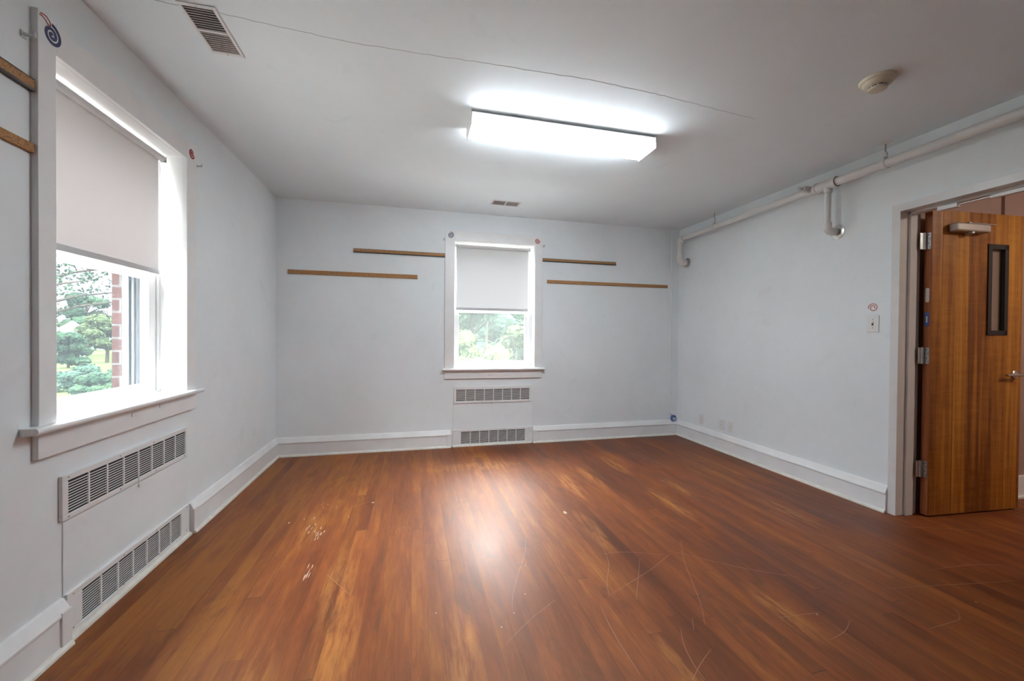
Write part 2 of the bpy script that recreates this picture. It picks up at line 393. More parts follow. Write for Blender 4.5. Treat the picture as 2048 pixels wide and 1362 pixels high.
def tag(o, label, cat, group=None, kind=None):
    o['label'] = label; o['category'] = cat
    if group: o['group'] = group
    if kind: o['kind'] = kind
    return o
def empty(name, loc=(0, 0, 0), rz=0.0):
    o = bpy.data.objects.new(name, None); C.objects.link(o); o.location = loc; o.rotation_euler = (0, 0, rz); o.empty_display_size = .1
    return o
def struct(o, label=None):
    o['kind'] = 'structure'
    if label: o['label'] = label
    return o

# ------------------------------------------------------------------ floor, ceiling, walls
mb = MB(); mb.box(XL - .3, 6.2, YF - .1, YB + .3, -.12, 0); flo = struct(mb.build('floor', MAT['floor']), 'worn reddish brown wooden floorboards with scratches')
mb = MB(); mb.box(XL - .3, XR + .02, YF - .1, YB + .3, H, H + .15); cei = struct(mb.build('ceiling', MAT['ceil']), 'off white plaster ceiling with a long thin crack')

# openings
LW = dict(y0=1.893, y1=2.797, z0=.888, z1=2.272)      # window in the left wall
BWN = dict(x0=.442, x1=1.366, z0=.870, z1=2.284)      # window in the back wall
DO = dict(y0=1.13, y1=2.066, z1=2.118)                # clear door opening
TH = .29                                              # plaster side thickness; brick beyond
wl = MB(); a, bq = XL - TH, XL
wl.box(a, bq, YF, LW['y0'] - .02, 0, H); wl.box(a, bq, LW['y1'] + .02, YB + TH, 0, H)
wl.box(a, bq, LW['y0'] - .02, LW['y1'] + .02, 0, LW['z0'] - .03); wl.box(a, bq, LW['y0'] - .02, LW['y1'] + .02, LW['z1'] + .02, H)
wall_left = struct(wl.build('wall_left', MAT['wall']), 'white painted wall with the large near window')
k = MB(); a, bq = XL - TH - .06, XL - TH
k.box(a, bq, YF, LW['y0'] - .0, -3.6, H + .3); k.box(a, bq, LW['y1'] + .0, YB + TH + .06, -3.6, H + .3)
k.box(a, bq, LW['y0'], LW['y1'], -3.6, LW['z0'] - .03); k.box(a, bq, LW['y0'], LW['y1'], LW['z1'] + .0, H + .3)
k.build('brick_facing', MAT['brick'], wall_left)
wb = MB(); a, bq = YB, YB + TH
wb.box(XL, BWN['x0'] - .02, a, bq, 0, H); wb.box(BWN['x1'] + .02, XR + WT, a, bq, 0, H)
wb.box(BWN['x0'] - .02, BWN['x1'] + .02, a, bq, 0, BWN['z0'] - .03); wb.box(BWN['x0'] - .02, BWN['x1'] + .02, a, bq, BWN['z1'] + .02, H)
wall_back = struct(wb.build('wall_back', MAT['wall']), 'white painted wall opposite with the far window')
k = MB(); a, bq = YB + TH, YB + TH + .06
k.box(XL - TH, BWN['x0'], a, bq, -3.6, H + .3); k.box(BWN['x1'], XR + 3, a, bq, -3.6, H + .3)
k.box(BWN['x0'], BWN['x1'], a, bq, -3.6, BWN['z0'] - .03); k.box(BWN['x0'], BWN['x1'], a, bq, BWN['z1'], H + .3)
k.build('brick_facing', MAT['brick'], wall_back)
wr_ = MB(); wr_.box(XR, XR + WT, DO['y1'] + .03, YB, 0, H); wr_.box(XR, XR + WT, YF, DO['y0'] - .03, 0, H); wr_.box(XR, XR + WT, DO['y0'] - .03, DO['y1'] + .03, DO['z1'] + .03, H)
wall_right = struct(wr_.build('wall_right', MAT['wall']), 'white painted wall with the doorway and sprinkler pipe')
struct(MB().box(XL - .3, XR + WT, YF - .12, YF, 0, H).build('wall_front', MAT['rear']))
# hall beyond the door
HY = 2.125
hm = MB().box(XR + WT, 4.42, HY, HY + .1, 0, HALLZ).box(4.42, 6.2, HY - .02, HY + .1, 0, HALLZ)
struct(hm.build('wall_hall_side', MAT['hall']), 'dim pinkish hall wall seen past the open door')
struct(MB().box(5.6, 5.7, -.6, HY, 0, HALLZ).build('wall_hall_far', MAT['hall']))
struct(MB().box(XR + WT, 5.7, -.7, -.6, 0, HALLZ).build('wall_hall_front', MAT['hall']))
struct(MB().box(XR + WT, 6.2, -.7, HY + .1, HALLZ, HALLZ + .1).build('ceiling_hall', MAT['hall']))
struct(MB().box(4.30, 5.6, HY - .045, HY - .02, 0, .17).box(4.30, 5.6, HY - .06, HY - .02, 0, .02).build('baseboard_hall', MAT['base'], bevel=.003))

root = empty('hall_ceiling_light', (4.55, .45, HALLZ)); tag(root, 'round ceiling light in the hall beyond the doorway', 'ceiling light')  # lamp out of view, added so the open door gets light

# ceiling crack: one long thin line
random.seed(4)
def ribbon(pts, wd, nrm, name, mat, parent=None, taper=False, thick=0.0006):
    nrm = Vector(nrm); bm = bmesh.new(); pts = [Vector(p) for p in pts]; L = []; N = len(pts)
    for i, p in enumerate(pts):
        d = (pts[min(i + 1, N - 1)] - pts[max(i - 1, 0)]).normalized(); sd = d.cross(nrm).normalized()
        ww = wd * .5 * (1 if not taper else max(.15, math.sin(PI * min(max((i + .5) / N, 0), 1)) ** .5))
        L.append([bm.verts.new(p + sd * ww), bm.verts.new(p - sd * ww), bm.verts.new(p - sd * ww + nrm * thick), bm.verts.new(p + sd * ww + nrm * thick)])
    for i in range(N - 1):
        for q in range(4): bm.faces.new((L[i][q], L[i + 1][q], L[i + 1][(q + 1) % 4], L[i][(q + 1) % 4]))
    bm.faces.new(L[0]); bm.faces.new(L[-1][::-1])
    m_ = MB(); m_.bm.free(); m_.bm = bm
    return m_.build(name, mat, parent)
def jag(pts, step, amp):
    out = []
    for (x0, y0), (x1, y1) in zip(pts[:-1], pts[1:]):
        L = math.hypot(x1 - x0, y1 - y0); k_ = max(1, int(L / step))
        for i in range(k_):
            q = i / k_; out.append((x0 + (x1 - x0) * q + random.uniform(-amp, amp), y0 + (y1 - y0) * q + random.uniform(-amp, amp)))
    out.append(pts[-1]); return out
for pts, wd in (([(-1.32, 1.962), (-1.02, 1.969), (-.96, 1.975)], .0028), ([(-.812, 1.979), (-.62, 1.995), (-.294, 2.022), (.1, 2.01), (.581, 1.998)], .0022), ([(.581, 1.998), (.9, 1.99), (1.277, 2.008), (1.7, 2.05), (2.062, 2.083)], .0016)):
    ribbon([(x_, y_, H) for x_, y_ in jag(pts, .03, .0035)], wd, (0, 0, -1), 'crack', MAT['crack'], cei)

# floor scratches and scraped spots
def scr(pts, wd=.0022):
    sm = []
    for i in range(len(pts) - 1):
        p0 = pts[max(i - 1, 0)]; p1 = pts[i]; p2 = pts[i + 1]; p3 = pts[min(i + 2, len(pts) - 1)]
        for k_ in range(8):
            q = k_ / 8
            sm.append(tuple(.5 * ((2 * p1[j]) + (-p0[j] + p2[j]) * q + (2 * p0[j] - 5 * p1[j] + 4 * p2[j] - p3[j]) * q * q + (-p0[j] + 3 * p1[j] - 3 * p2[j] + p3[j]) * q ** 3) for j in (0, 1)))
    sm.append(pts[-1])
    ribbon([(x_, y_, 0) for x_, y_ in sm], wd, (0, 0, 1), 'scratch', MAT['scratch'], flo, True, .0004)

def fl(u, v):
    d = _f2 + _r3 * ((u - 1024) / FPX) - _u3 * ((v - 681) / FPX); q = -CAMZ / d.z
    return (d.x * q, d.y * q)
SCR = [[(1361, 1080), (1368, 1120), (1385, 1165), (1402, 1210), (1410, 1250)], [(1330, 1110), (1250, 1104), (1205, 1108)], [(1342, 1102), (1480, 1135), (1600, 1155)],
       [(1765, 1178), (1850, 1172), (1950, 1167), (2045, 1160)], [(1361, 1256), (1368, 1290), (1388, 1330), (1410, 1360)], [(1384, 1235), (1388, 1262)],
       [(1192, 1072), (1216, 1120), (1214, 1165), (1219, 1195)], [(1200, 1210), (1225, 1262), (1255, 1310), (1280, 1350)], [(1422, 1298), (1400, 1330), (1384, 1362)],
       [(1856, 1258), (1900, 1245), (1920, 1236), (1908, 1215)], [(1052, 1072), (1050, 1105), (1036, 1150), (1026, 1190), (1024, 1225)], [(1340, 1108), (1300, 1140), (1220, 1190)],
       [(1850, 1142), (1940, 1130), (2010, 1130)], [(1280, 1115), (1276, 1160), (1272, 1200)], [(690, 1020), (742, 1002)], [(655, 1150), (700, 1190)],
       [(1640, 1225), (1560, 1235)], [(1790, 1052), (1860, 1056), (1990, 1062)], [(1010, 1290), (1060, 1240), (1110, 1200)], [(1700, 1240), (1690, 1262), (1660, 1280)]]
for s_ in SCR: scr([fl(*p) for p in s_], .0019)
def blob(u, v, rx, ry, name='scraped_spot', mat='wornwhite', seed=1, teeth=.25):
    random.seed(seed); cx, cy = fl(u, v); bm = bmesh.new(); N = 26; vs = []
    for i in range(N):
        q = 2 * PI * i / N; f_ = 1 + random.uniform(-teeth, teeth)
        vs.append(bm.verts.new((cx + math.cos(q) * rx * f_, cy + math.sin(q) * ry * f_, .0004)))
    f_ = bm.faces.new(vs); r_ = bmesh.ops.extrude_face_region(bm, geom=[f_])
    for g_ in r_['geom']:
        if isinstance(g_, bmesh.types.BMVert): g_.co.z = 0
    m_ = MB(); m_.bm.free(); m_.bm = bm; return m_.build(name, MAT[mat], flo)
blob(1130, 1025, .012, .022, seed=2, teeth=.12)
blob(746, 1005, .009, .010, seed=3); blob(578, 1046, .006, .012, seed=5)
random.seed(77)
SP1 = [(random.gauss(629, 8), random.gauss(1058, 11)) for _ in range(20)]; SP2 = [(random.gauss(617, 5), random.gauss(1151, 8)) for _ in range(9)]
SP3 = [(random.gauss(650, 22), random.gauss(1010, 12)) for _ in range(8)]
for i, (u, v) in enumerate(SP1): blob(u, v, .0028, .018, seed=10 + i, teeth=.45)
for i, (u, v) in enumerate(SP2): blob(u, v, .0018, .024, seed=40 + i, teeth=.4)
for i, (u, v) in enumerate(SP3): blob(u, v, .0016, .012, seed=60 + i, teeth=.4)
for i, (u, v) in enumerate([(872, 1226), (1050, 1188), (1051, 1130), (1003, 1254), (1028, 1226), (1952, 1204), (1634, 1229), (1409, 965), (1538, 963)]): blob(u, v, .0026, .004, seed=80 + i)

# ------------------------------------------------------------------ baseboards
def base_profile(sgn=1):
    # (offset from wall, z)
    return [(0, 0), (.030, 0), (.028, .128), (.034, .133), (.034, .142), (.012, .186), (0, .190)]
def baseboard(name, axis, wall, sgn, a, b, ret=None, label=None):
    mb = MB(); prof = [(wall + sgn * p, z) for p, z in base_profile()]
    ax = {'x': 0, 'y': 1}[axis]
    mb.prism(prof, ax, a, b)
    if ret:      # the cap turns down at an end beside a heater
        for q in ret:
            lo, hi = (a - .003, a + .045) if q == 'a' else (b - .045, b + .003)
            if ax == 0: mb.box(lo, hi, min(wall, wall + sgn * .036), max(wall, wall + sgn * .036), 0, .150)
            else: mb.box(min(wall, wall + sgn * .036), max(wall, wall + sgn * .036), lo, hi, 0, .150)
    o = struct(mb.build(name, MAT['base'], bevel=.002), label)
    sp = [(wall + sgn * .028, 0), (wall + sgn * .046, 0), (wall + sgn * .044, .010), (wall + sgn * .036, .019), (wall + sgn * .028, .021)]
    MB().prism(sp, ax, a, b).build('shoe_moulding', MAT['shoe'], o)
    return o
baseboard('baseboard_left', 'y', XL, 1, 2.856, YB, 'a', 'white baseboard from the near grille to the far corner')
baseboard('baseboard_left', 'y', XL, 1, YF, 1.940, 'b', 'white baseboard at the bottom left edge')
baseboard('baseboard_back', 'x', YB, -1, XL, .412, 'b', 'white baseboard left of the far grille')
baseboard('baseboard_back', 'x', YB, -1, 1.358, XR, 'a', 'white baseboard right of the far grille')
baseboard('baseboard_right', 'y', XR, -1, 2.116, YB, None, 'long white baseboard under the right wall')
baseboard('baseboard_right', 'y', XR, -1, YF, 1.08)

# ------------------------------------------------------------------ windows (local: x along wall, +y outwards, z up)
def window(name, origin, rz, W0, W1, Z0, Z1, glass, c0, c1, ctop, st0, st1, apz, scr_mat, patches, label, meet):
    root = empty(name, origin, rz); struct(root, label); root['category'] = 'window'
    cas = MB()
    cas.box(c0, W0, -.022, 0, Z0 - .002, ctop); cas.box(W1, c1, -.022, 0, Z0 - .002, ctop); cas.box(W0, W1, -.022, 0, Z1, ctop)
    cas.build('casing', MAT['trim'], root, .002)
    jm = MB(); D0, D1 = 0.0, .29
    jm.box(W0 - .02, W0, D0, D1, Z0, Z1 + .02); jm.box(W1, W1 + .02, D0, D1, Z0, Z1 + .02); jm.box(W0, W1, D0, D1, Z1, Z1 + .02)
    jm.build('jamb', MAT['vinyl'], root)
    ls = MB()   # stops that hold the lower sash
    ls.box(W0, W0 + .012, .115, .128, Z0, Z1); ls.box(W1 - .012, W1, .115, .128, Z0, Z1); ls.box(W0, W1, .115, .128, Z1 - .012, Z1)
    ls.build('sash_stop', MAT['vinyl'], root, .002)
    # stool: rounded nose, horns past the casing
    prof = [(-.050, Z0 - .016), (-.054, Z0 - .010), (-.054, Z0 - .006), (-.048, Z0), (.135, Z0), (.135, Z0 - .03), (0, Z0 - .03), (-.040, Z0 - .026), (-.047, Z0 - .022)]
    sm = MB(); sm.prism([p for p in [(-.047, Z0 - .026), (-.054, Z0 - .020), (-.056, Z0 - .013), (-.054, Z0 - .005), (-.047, Z0), (-.001, Z0), (-.001, Z0 - .028)]], 0, st0, st1)
    sm.box(W0 - .001, W1 + .001, -.001, .135, Z0 - .03, Z0)
    sm.build('stool', MAT['trim'], root, .0015)
    ap = MB(); ap.box(c0, c1 - .0, -.020, 0, apz, Z0 - .026); ap.build('apron', MAT['trim'], root, .002)
    for (px, pz) in patches:
        MB().box(px - .018, px + .018, -.0235, -.0195, pz - .010, pz + .010).build('catch_plate', MAT['oldplate'], root, .001)  # thin raised tape remains on the apron
    sl = MB(); sl.prism([(.135, Z0 - .03), (.34, Z0 - .055), (.36, Z0 - .055), (.36, Z0 - .075), (.135, Z0 - .06)], 0, W0 - .02, W1 + .02)
    sl.build('outer_sill', MAT['vinyl'], root)
    # lower sash
    g0, g1, gz0, gz1 = glass
    ylo, yhi = .130, .165
    sa = MB()
    sa.box(W0 + .004, g0, ylo, yhi, Z0 + .002, meet + .045); sa.box(g1, W1 - .004, ylo, yhi, Z0 + .002, meet + .045)
    sa.box(g0, g1, ylo, yhi, Z0 + .002, gz0); sa.box(g0, g1, ylo, yhi, gz1, meet + .045)
    s1 = sa.build('lower_sash', MAT['vinyl'], root, .004)
    MB().box(g0, g1, .146, .150, gz0, gz1).build('glass', MAT['glass'], s1)
    for q in ((.86,), (.14,)):
        px = g0 + (g1 - g0) * q[0]; MB().box(px - .022, px + .012, .121, .131, Z0 + .028, Z0 + .038).build('sash_lift', MAT['metalw'], s1, .002)
    # upper sash, behind
    ylo, yhi = .172, .205
    ua = MB(); ua.box(W0 + .004, g0 - .01, ylo, yhi, meet, Z1); ua.box(g1 + .01, W1 - .004, ylo, yhi, meet, Z1); ua.box(g0 - .01, g1 + .01, ylo, yhi, meet, meet + .04); ua.box(g0 - .01, g1 + .01, ylo, yhi, Z1 - .05, Z1)
    s2 = ua.build('upper_sash', MAT['vinyl'], root, .003)
    MB().box(g0 - .01, g1 + .01, .187, .191, meet + .04, Z1 - .05).build('glass', MAT['glass'], s2)
    # outer storm frame with insect screen over the lower half
    st = MB(); st.box(W0, W0 + .028, .215, .285, Z0 - .03, Z1); st.box(W1 - .028, W1, .215, .285, Z0 - .03, Z1); st.box(W0, W1, .215, .285, Z1 - .03, Z1)
    st.box(W0 + .028, W1 - .028, .235, .262, Z0 - .045, Z0 - .005); st.box(W0 + .028, W1 - .028, .235, .262, meet + .01, meet + .035)
    st.box(W1 - .040, W1 - .028, .222, .232, Z0, Z1); st.box(W1 - .040, W1 - .028, .245, .255, Z0, Z1); st.box(W0 + .028, W0 + .040, .245, .255, Z0, Z1)
    sf = st.build('storm_frame', MAT['storm'], root, .001)
    MB().box(W0 + .028, W1 - .028, .2475, .2485, Z0 - .005, meet + .012).build('insect_screen', scr_mat, sf)
    return root
win_back = window('window_1', (0, YB, 0), 0, BWN['x0'], BWN['x1'], BWN['z0'], BWN['z1'], (.508, 1.290, .943, 1.50), .337, 1.454, 2.387, .312, 1.487, .756,
                  MAT['screen1'], [(.84, .796), (1.035, .796)], 'far window with white shade half down over pale green trees', 1.50)
win_left = window('window_2', (XL, 0, 0), PI / 2, LW['y0'], LW['y1'], LW['z0'], LW['z1'], (1.960, 2.722, .945, 1.545), 1.817, 2.905, 2.392, 1.768, 2.935, .765,
                  MAT['screen2'], [(2.33, .835), (2.55, .84)], 'large near window with shade half down over a lawn and trees', 1.545)

def shade(origin, rz, s0, s1, zt, zb, dep, mat, label, bow):
    root = empty('roller_shade', origin, rz); tag(root, label, 'window shade', 'roller shades')
    r = .017
    MB().tube([(s0 - .012, dep, zt), (s1 + .004, dep, zt)], r, 20).build('roller_tube', mat, root, smooth=True)
    # cloth with a slight waist at the free edges
    bm = bmesh.new(); NX, NZ = 10, 24; g = []
    for j in range(NZ + 1):
        q = j / NZ; z_ = zt - q * (zt - zb); pinch = bow * math.sin(PI * min(q * 1.05, 1)); row = []
        for i in range(NX + 1):
            p = i / NX; x_ = (s0 + pinch) + p * ((s1 - pinch) - (s0 + pinch))
            y_ = dep + r + .003 * math.sin(PI * p) * math.sin(PI * q) - (.006 * (abs(2 * p - 1) ** 6) * math.sin(PI * q))
            row.append(bm.verts.new((x_, y_, z_)))
        g.append(row)
    for j in range(NZ):
        for i in range(NX): bm.faces.new((g[j][i], g[j][i + 1], g[j + 1][i + 1], g[j + 1][i]))
    m_ = MB(); m_.bm.free(); m_.bm = bm; cl = m_.build('shade_cloth', mat, root, smooth=True)
    MB().box(s0 + .002, s1 - .002, dep + r - .007, dep + r + .006, zb - .006, zb + .024).build('hem_bar', MAT['hem'], root, .003)
    for x_ in (s0 - .018, s1 + .006):
        MB().box(x_, x_ + .008, dep - .018, dep + .018, zt - .020, zt + .020).build('bracket', MAT['steel'], root, .001)
    return root
shade((0, YB, 0), 0, .470, 1.322, 2.248, 1.530, .085, MAT['shade1'], 'white roller shade half lowered in the far window', .004)
shade((XL, 0, 0), PI / 2, 1.925, 2.757, 2.243, 1.575, .085, MAT['shade2'], 'warm white roller shade half lowered in the near left window', .010)

# ------------------------------------------------------------------ curtain rod brackets beside the window casings
def hookb(p, rz, label):
    root = empty('curtain_bracket', p, rz); tag(root, label, 'bracket', 'small metal curtain rod brackets')
    MB().box(-.011, .011, -.003, 0, -.012, .012).box(-.004, .004, -.030, -.002, -.003, .004).build('plate', MAT['steel'], root, .0008)
    MB().box(-.004, .004, -.034, -.029, -.003, .014).build('hook', MAT['steel'], root, .0008)
hookb((.326, YB, 2.287), 0, 'small metal curtain bracket left of the far window casing')
hookb((1.474, YB, 2.284), 0, 'small metal curtain bracket right of the far window casing')
hookb((XL, 1.790, 2.272), PI / 2, 'small metal curtain bracket left of the near window casing')
hookb((XL, 2.945, 2.285), PI / 2, 'small metal curtain bracket right of the near window casing')

# ------------------------------------------------------------------ painted swirls
def swirl(pos, rz, R, mat, label, turns=2.25, wd=.0075, start=PI / 2, rin=.16, squash=1.0, depth=.0225, name='painted_swirl', group='painted swirls around the walls', upto=1.0):
    root = empty(name, pos, rz)
    pts = []; N = int(90 * upto)
    for i in range(N + 1):
        q = i / 90; a_ = start - q * turns * 2 * PI; r_ = R * (1 - (1 - rin) * q) - wd / 2
        pts.append((r_ * math.cos(a_), -depth, squash * r_ * math.sin(a_)))
    ro = ribbon(pts, wd, (0, -1, 0), name, mat, None)
    bpy.data.objects.remove(root)
    ro.location = pos; ro.rotation_euler = (0, 0, rz)
    return tag(ro, label, 'painted swirl', group)
swirl((.395, YB, 2.336), 0, .037, MAT['swblue'], 'navy swirl painted on far window casing, upper left corner')
swirl((1.390, YB, 2.334), 0, .034, MAT['swred'], 'red swirl painted on far window casing, upper right corner', start=PI * .05)
swirl((XL, 1.874, 2.334), PI / 2, .044, MAT['swblue'], 'navy swirl painted on near window casing, upper left corner', wd=.0115, turns=2.1)
swirl((XL, 2.846, 2.322), PI / 2, .034, MAT['swred'], 'red swirl painted on near window casing, upper right corner', start=-.2, wd=.0095, turns=2.1)
swirl((XR, 2.236, 1.463), -PI / 2, .036, MAT['swpink'], 'faded red swirl painted above the light switch', start=PI * 1.05 - 2 * PI, wd=.007, depth=.0, turns=1.9, rin=.25, upto=.85)
lp = [(.000, .000), (.012, .004), (.026, .004), (.038, -.004), (.043, -.014), (.040, -.020), (.030, -.018), (.020, -.010), (.008, -.006), (-.004, -.008)]
mk = ribbon([(x_, -.0225, z_) for x_, z_ in lp], .004, (0, -1, 0), 'painted_loop', MAT['swred'])
mk.location = (XL, 1.826, 2.381); mk.rotation_euler = (0, 0, PI / 2)
tag(mk, 'small red loop mark painted above the near window navy swirl', 'painted mark')

# ------------------------------------------------------------------ cork strips
def strip(p, rz, x0, x1, z0, z1, dark, label):
    root = empty('cork_strip', p, rz); tag(root, label, 'cork strip', 'cork pinning strips on the walls')
    zc = z0 + .009 if dark else z0
    MB().box(x0, x1, -.013, 0, zc, z1).build('cork_face', MAT['cork'], root, .001)
    if dark:
        MB().box(x0, x1, -.015, 0, z0, zc).box(x0, x1, -.0145, 0, z1, z1 + .002).build('edge_channel', MAT['corkdark'], root)
strip((0, YB, 0), 0, -.607, .336, 2.092, 2.131, True, 'short upper cork strip with dark edge, left of the far window')
strip((0, YB, 0), 0, -1.226, .044, 1.842, 1.884, False, 'longer lower cork strip left of the far window')
strip((0, YB, 0), 0, 1.455, 2.398, 2.108, 2.142, True, 'upper cork strip with dark edge, right of the far window')
strip((0, YB, 0), 0, 1.519, 3.119, 1.857, 1.894, False, 'longest cork strip, lower right of the far window')
strip((XL, 0, 0), PI / 2, .75, 1.815, 2.088, 2.130, True, 'upper cork strip with dark edge at the left photo edge')
strip((XL, 0, 0), PI / 2, .60, 1.815, 1.869, 1.903, False, 'lower cork strip on the left wall beside the near window')

# ------------------------------------------------------------------ heater grilles
def grille(p, rz, x0, x1, z0, z1, sx0, sx1, sz0, sz1, nsec, pull, label, proud=.004, rows=12):
    root = empty('wall_grille', p, rz); tag(root, label, 'heater grille', 'slotted white heater grilles')
    T = .010 + proud
    fr = MB(); fr.box(x0, x1, -T, 0, z0, sz0); fr.box(x0, x1, -T, 0, sz1, z1); fr.box(x0, sx0, -T, 0, sz0, sz1); fr.box(sx1, x1, -T, 0, sz0, sz1)
    fr.build('frame', MAT['metalw'], root, .0025)
    MB().box(sx0 - .002, sx1 + .002, -T + .0055, 0, sz0 - .002, sz1 + .002).build('duct_opening', MAT['dark'], root)  # solid dark sheet painted in place of shade behind the slots
    lv = MB(); pitch = (sz1 - sz0) / rows
    secw = (sx1 - sx0) / nsec
    for i in range(1, nsec): lv.box(sx0 + i * secw - .0042, sx0 + i * secw + .0042, -T + .0005, -T + .005, sz0, sz1)
    for j in range(1, rows):
        zc = sz0 + j * pitch
        lv.box(sx0, sx1, -T + .001, -T + .0032, zc - .0019, zc + .0019)
    lv.build('louvres', MAT['metalw'], root)
    n_ = 4
    for px, pz in [(x0 + .03, z1 - .012), (x1 - .03, z1 - .012), (x0 + .03, z0 + .012), (x1 - .03, z0 + .012), (x0 + (x1 - x0) * .36, z1 - .012), (x0 + (x1 - x0) * .64, z1 - .012), (x0 + (x1 - x0) * .36, z0 + .012), (x0 + (x1 - x0) * .66, z0 + .012)]:
        MB().lathe([(.0042, 0), (.0042, .0012), (.002, .0026)], (px, -T, pz), (0, -1, 0), 12).build('screw', MAT['steel'], root, smooth=True)
    if pull:
        px = sx0 + (sx1 - sx0) * .49
        ch = MB()
        for k_ in range(5): ch.lathe([(.0004, -.0022), (.0022, 0), (.0004, .0022)], (px + .002 * (k_ % 2), -T - .004, sz0 + .004 - k_ * .006), (0, 0, 1), 8)
        kn = ch.build('pull_chain', MAT['steel'], root, smooth=True)
        MB().lathe([(.002, .010), (.004, .006), (.0075, -.004), (.006, -.010), (.001, -.012)], (px + .002, -T - .005, sz0 - .036), (0, 0, 1), 16).build('knob', MAT['metalw'], kn, smooth=True)
    return root
grille((0, YB, 0), 0, .441, 1.337, .480, .668, .468, 1.311, .507, .632, 8, True, 'upper white heater grille directly below the far window')
grille((0, YB, 0), 0, .434, 1.341, .018, .187, .524, 1.262, .032, .163, 7, False, 'lower white heater grille at the floor below the far window')
grille((XL, 0, 0), PI / 2, 1.928, 2.817, .489, .668, 1.957, 2.798, .511, .643, 8, True, 'upper white heater grille directly below the near left window')
grille((XL, 0, 0), PI / 2, 1.950, 2.842, .030, .192, 2.026, 2.754, .040, .167, 7, False, 'lower white heater grille at the floor below the near left window')
def cover(p, rz, x0, x1, label, shoe_z):
    o = MB().box(x0, x1, -.004, 0, .188, .48).build('heater_cover', MAT['wall'], None, .001); o.location = p; o.rotation_euler = (0, 0, rz)
    tag(o, label, 'heater cover', 'flat panels between the heater grilles')
    s_ = MB().prism([(0, 0), (-.030, 0), (-.028, .012), (-.014, .018), (-.012, shoe_z), (0, shoe_z)], 0, x0, x1).build('trim_1', MAT['shoe'], None, .001)
    s_.location = p; s_.rotation_euler = (0, 0, rz); struct(s_)
cover((0, YB, 0), 0, .434, 1.341, 'flat white heater panel between the two far grilles', .0178)
cover((XL, 0, 0), PI / 2, 1.945, 2.845, 'flat white heater panel between the two near left grilles', .0295)

# ------------------------------------------------------------------ ceiling vents
def cvent(c, along, W, L, label, rz):
    """louvre bars run along local x; two banks stacked along local y"""
    root = empty('ceiling_vent', c, rz); tag(root, label, 'ceiling vent', 'ceiling air vents')
    f = MB(); iw, il = W / 2 - .014, L / 2 - .018
    f.box(-W / 2, W / 2, -L / 2, -il, -.006, 0); f.box(-W / 2, W / 2, il, L / 2, -.006, 0); f.box(-W / 2, -iw, -il, il, -.006, 0); f.box(iw, W / 2, -il, il, -.006, 0); f.box(-iw, iw, -.006, .006, -.007, 0)
    f.build('frame', MAT['frame'], root, .002)
    MB().box(-iw - .002, iw + .002, -il - .002, il + .002, -.0012, 0).build('duct_opening', MAT['dark'], root)  # dark sheet stands for the shaded duct above the bars
    for sg, mt in ((-1, MAT['dust3']), (1, MAT['dust'])):  # tones stand in for shading of slats tilted opposite ways; slats lie flat
        lv = MB(); n_ = 9; a0, a1 = (.006, il)
        for i in range(n_):
            yc = sg * (a0 + (a1 - a0) * (i + .5) / n_)
            if sg < 0: lv.box(-iw, iw, yc - .0020, yc + .0020, -.0066, -.0046)
            else: lv.box(-iw, iw, yc - .0046, yc + .0046, -.0060, -.0045)
        lv.build('louvre_bank', mt, root)
    for q in (-1, 1): MB().lathe([(.004, 0), (.003, .002)], (0, q * (L / 2 - .009), -.006), (0, 0, -1), 10).build('screw', MAT['steel'], root)
    return root
cvent((-.885, 2.102, H), 0, .142, .315, 'larger ceiling vent with dark louvres near the left window', 0)
cvent((.915, 4.032, H), 0, .145, .300, 'smaller looking ceiling vent above the far window', -PI / 2)

# ------------------------------------------------------------------ ceiling lamp
root = empty('ceiling_light', (.962, 2.527, H)); tag(root, 'long lit fluorescent ceiling light with white wraparound lens', 'ceiling light')
pw_, pl = .108, .630
MB().box(-pl + .006, pl - .006, -pw_ + .016, pw_ - .016, -.012, 0).box(-pl + .006, pl - .006, -pw_, pw_, -.016, -.012).build('base_pan', MAT['metalw'], root, .002)
MB().prism([(-pw_ + .001, -.017), (-pw_ + .001, -.047), (pw_ - .001, -.047), (pw_ - .001, -.017)], 0, -pl + .006, pl - .006).build('lens_rim', MAT['rim'], root)
MB().prism([(-pw_ + .002, -.047), (-pw_ + .012, -.080), (-pw_ + .020, -.085), (pw_ - .020, -.085), (pw_ - .012, -.080), (pw_ - .002, -.047)], 0, -pl + .006, pl - .006).build('lens', MAT['lens'], root)
for q in (-1, 1):
    a_ = q * pl; MB().box(min(a_, a_ - q * .006), max(a_, a_ - q * .006), -pw_ - .002, pw_ + .002, -.087, 0).build('end_cap', MAT['metalw'], root, .0015)

m, t, b = new_mat('hall_lamp_glass'); b.inputs['Emission Color'].default_value = (1.0, .90, .78, 1); b.inputs['Emission Strength'].default_value = 48.0  # emission of the added hall lamp
hl = bpy.data.objects['hall_ceiling_light']
MB().lathe([(.17, 0), (.17, .015), (.155, .02)], (0, 0, 0), (0, 0, -1), 32).build('base_ring', MAT['metalw'], hl, smooth=True)
MB().lathe([(.15, .018), (.14, .05), (.10, .075), (.04, .088), (.001, .09)], (0, 0, 0), (0, 0, -1), 32).build('lamp_glass', m, hl, smooth=True)

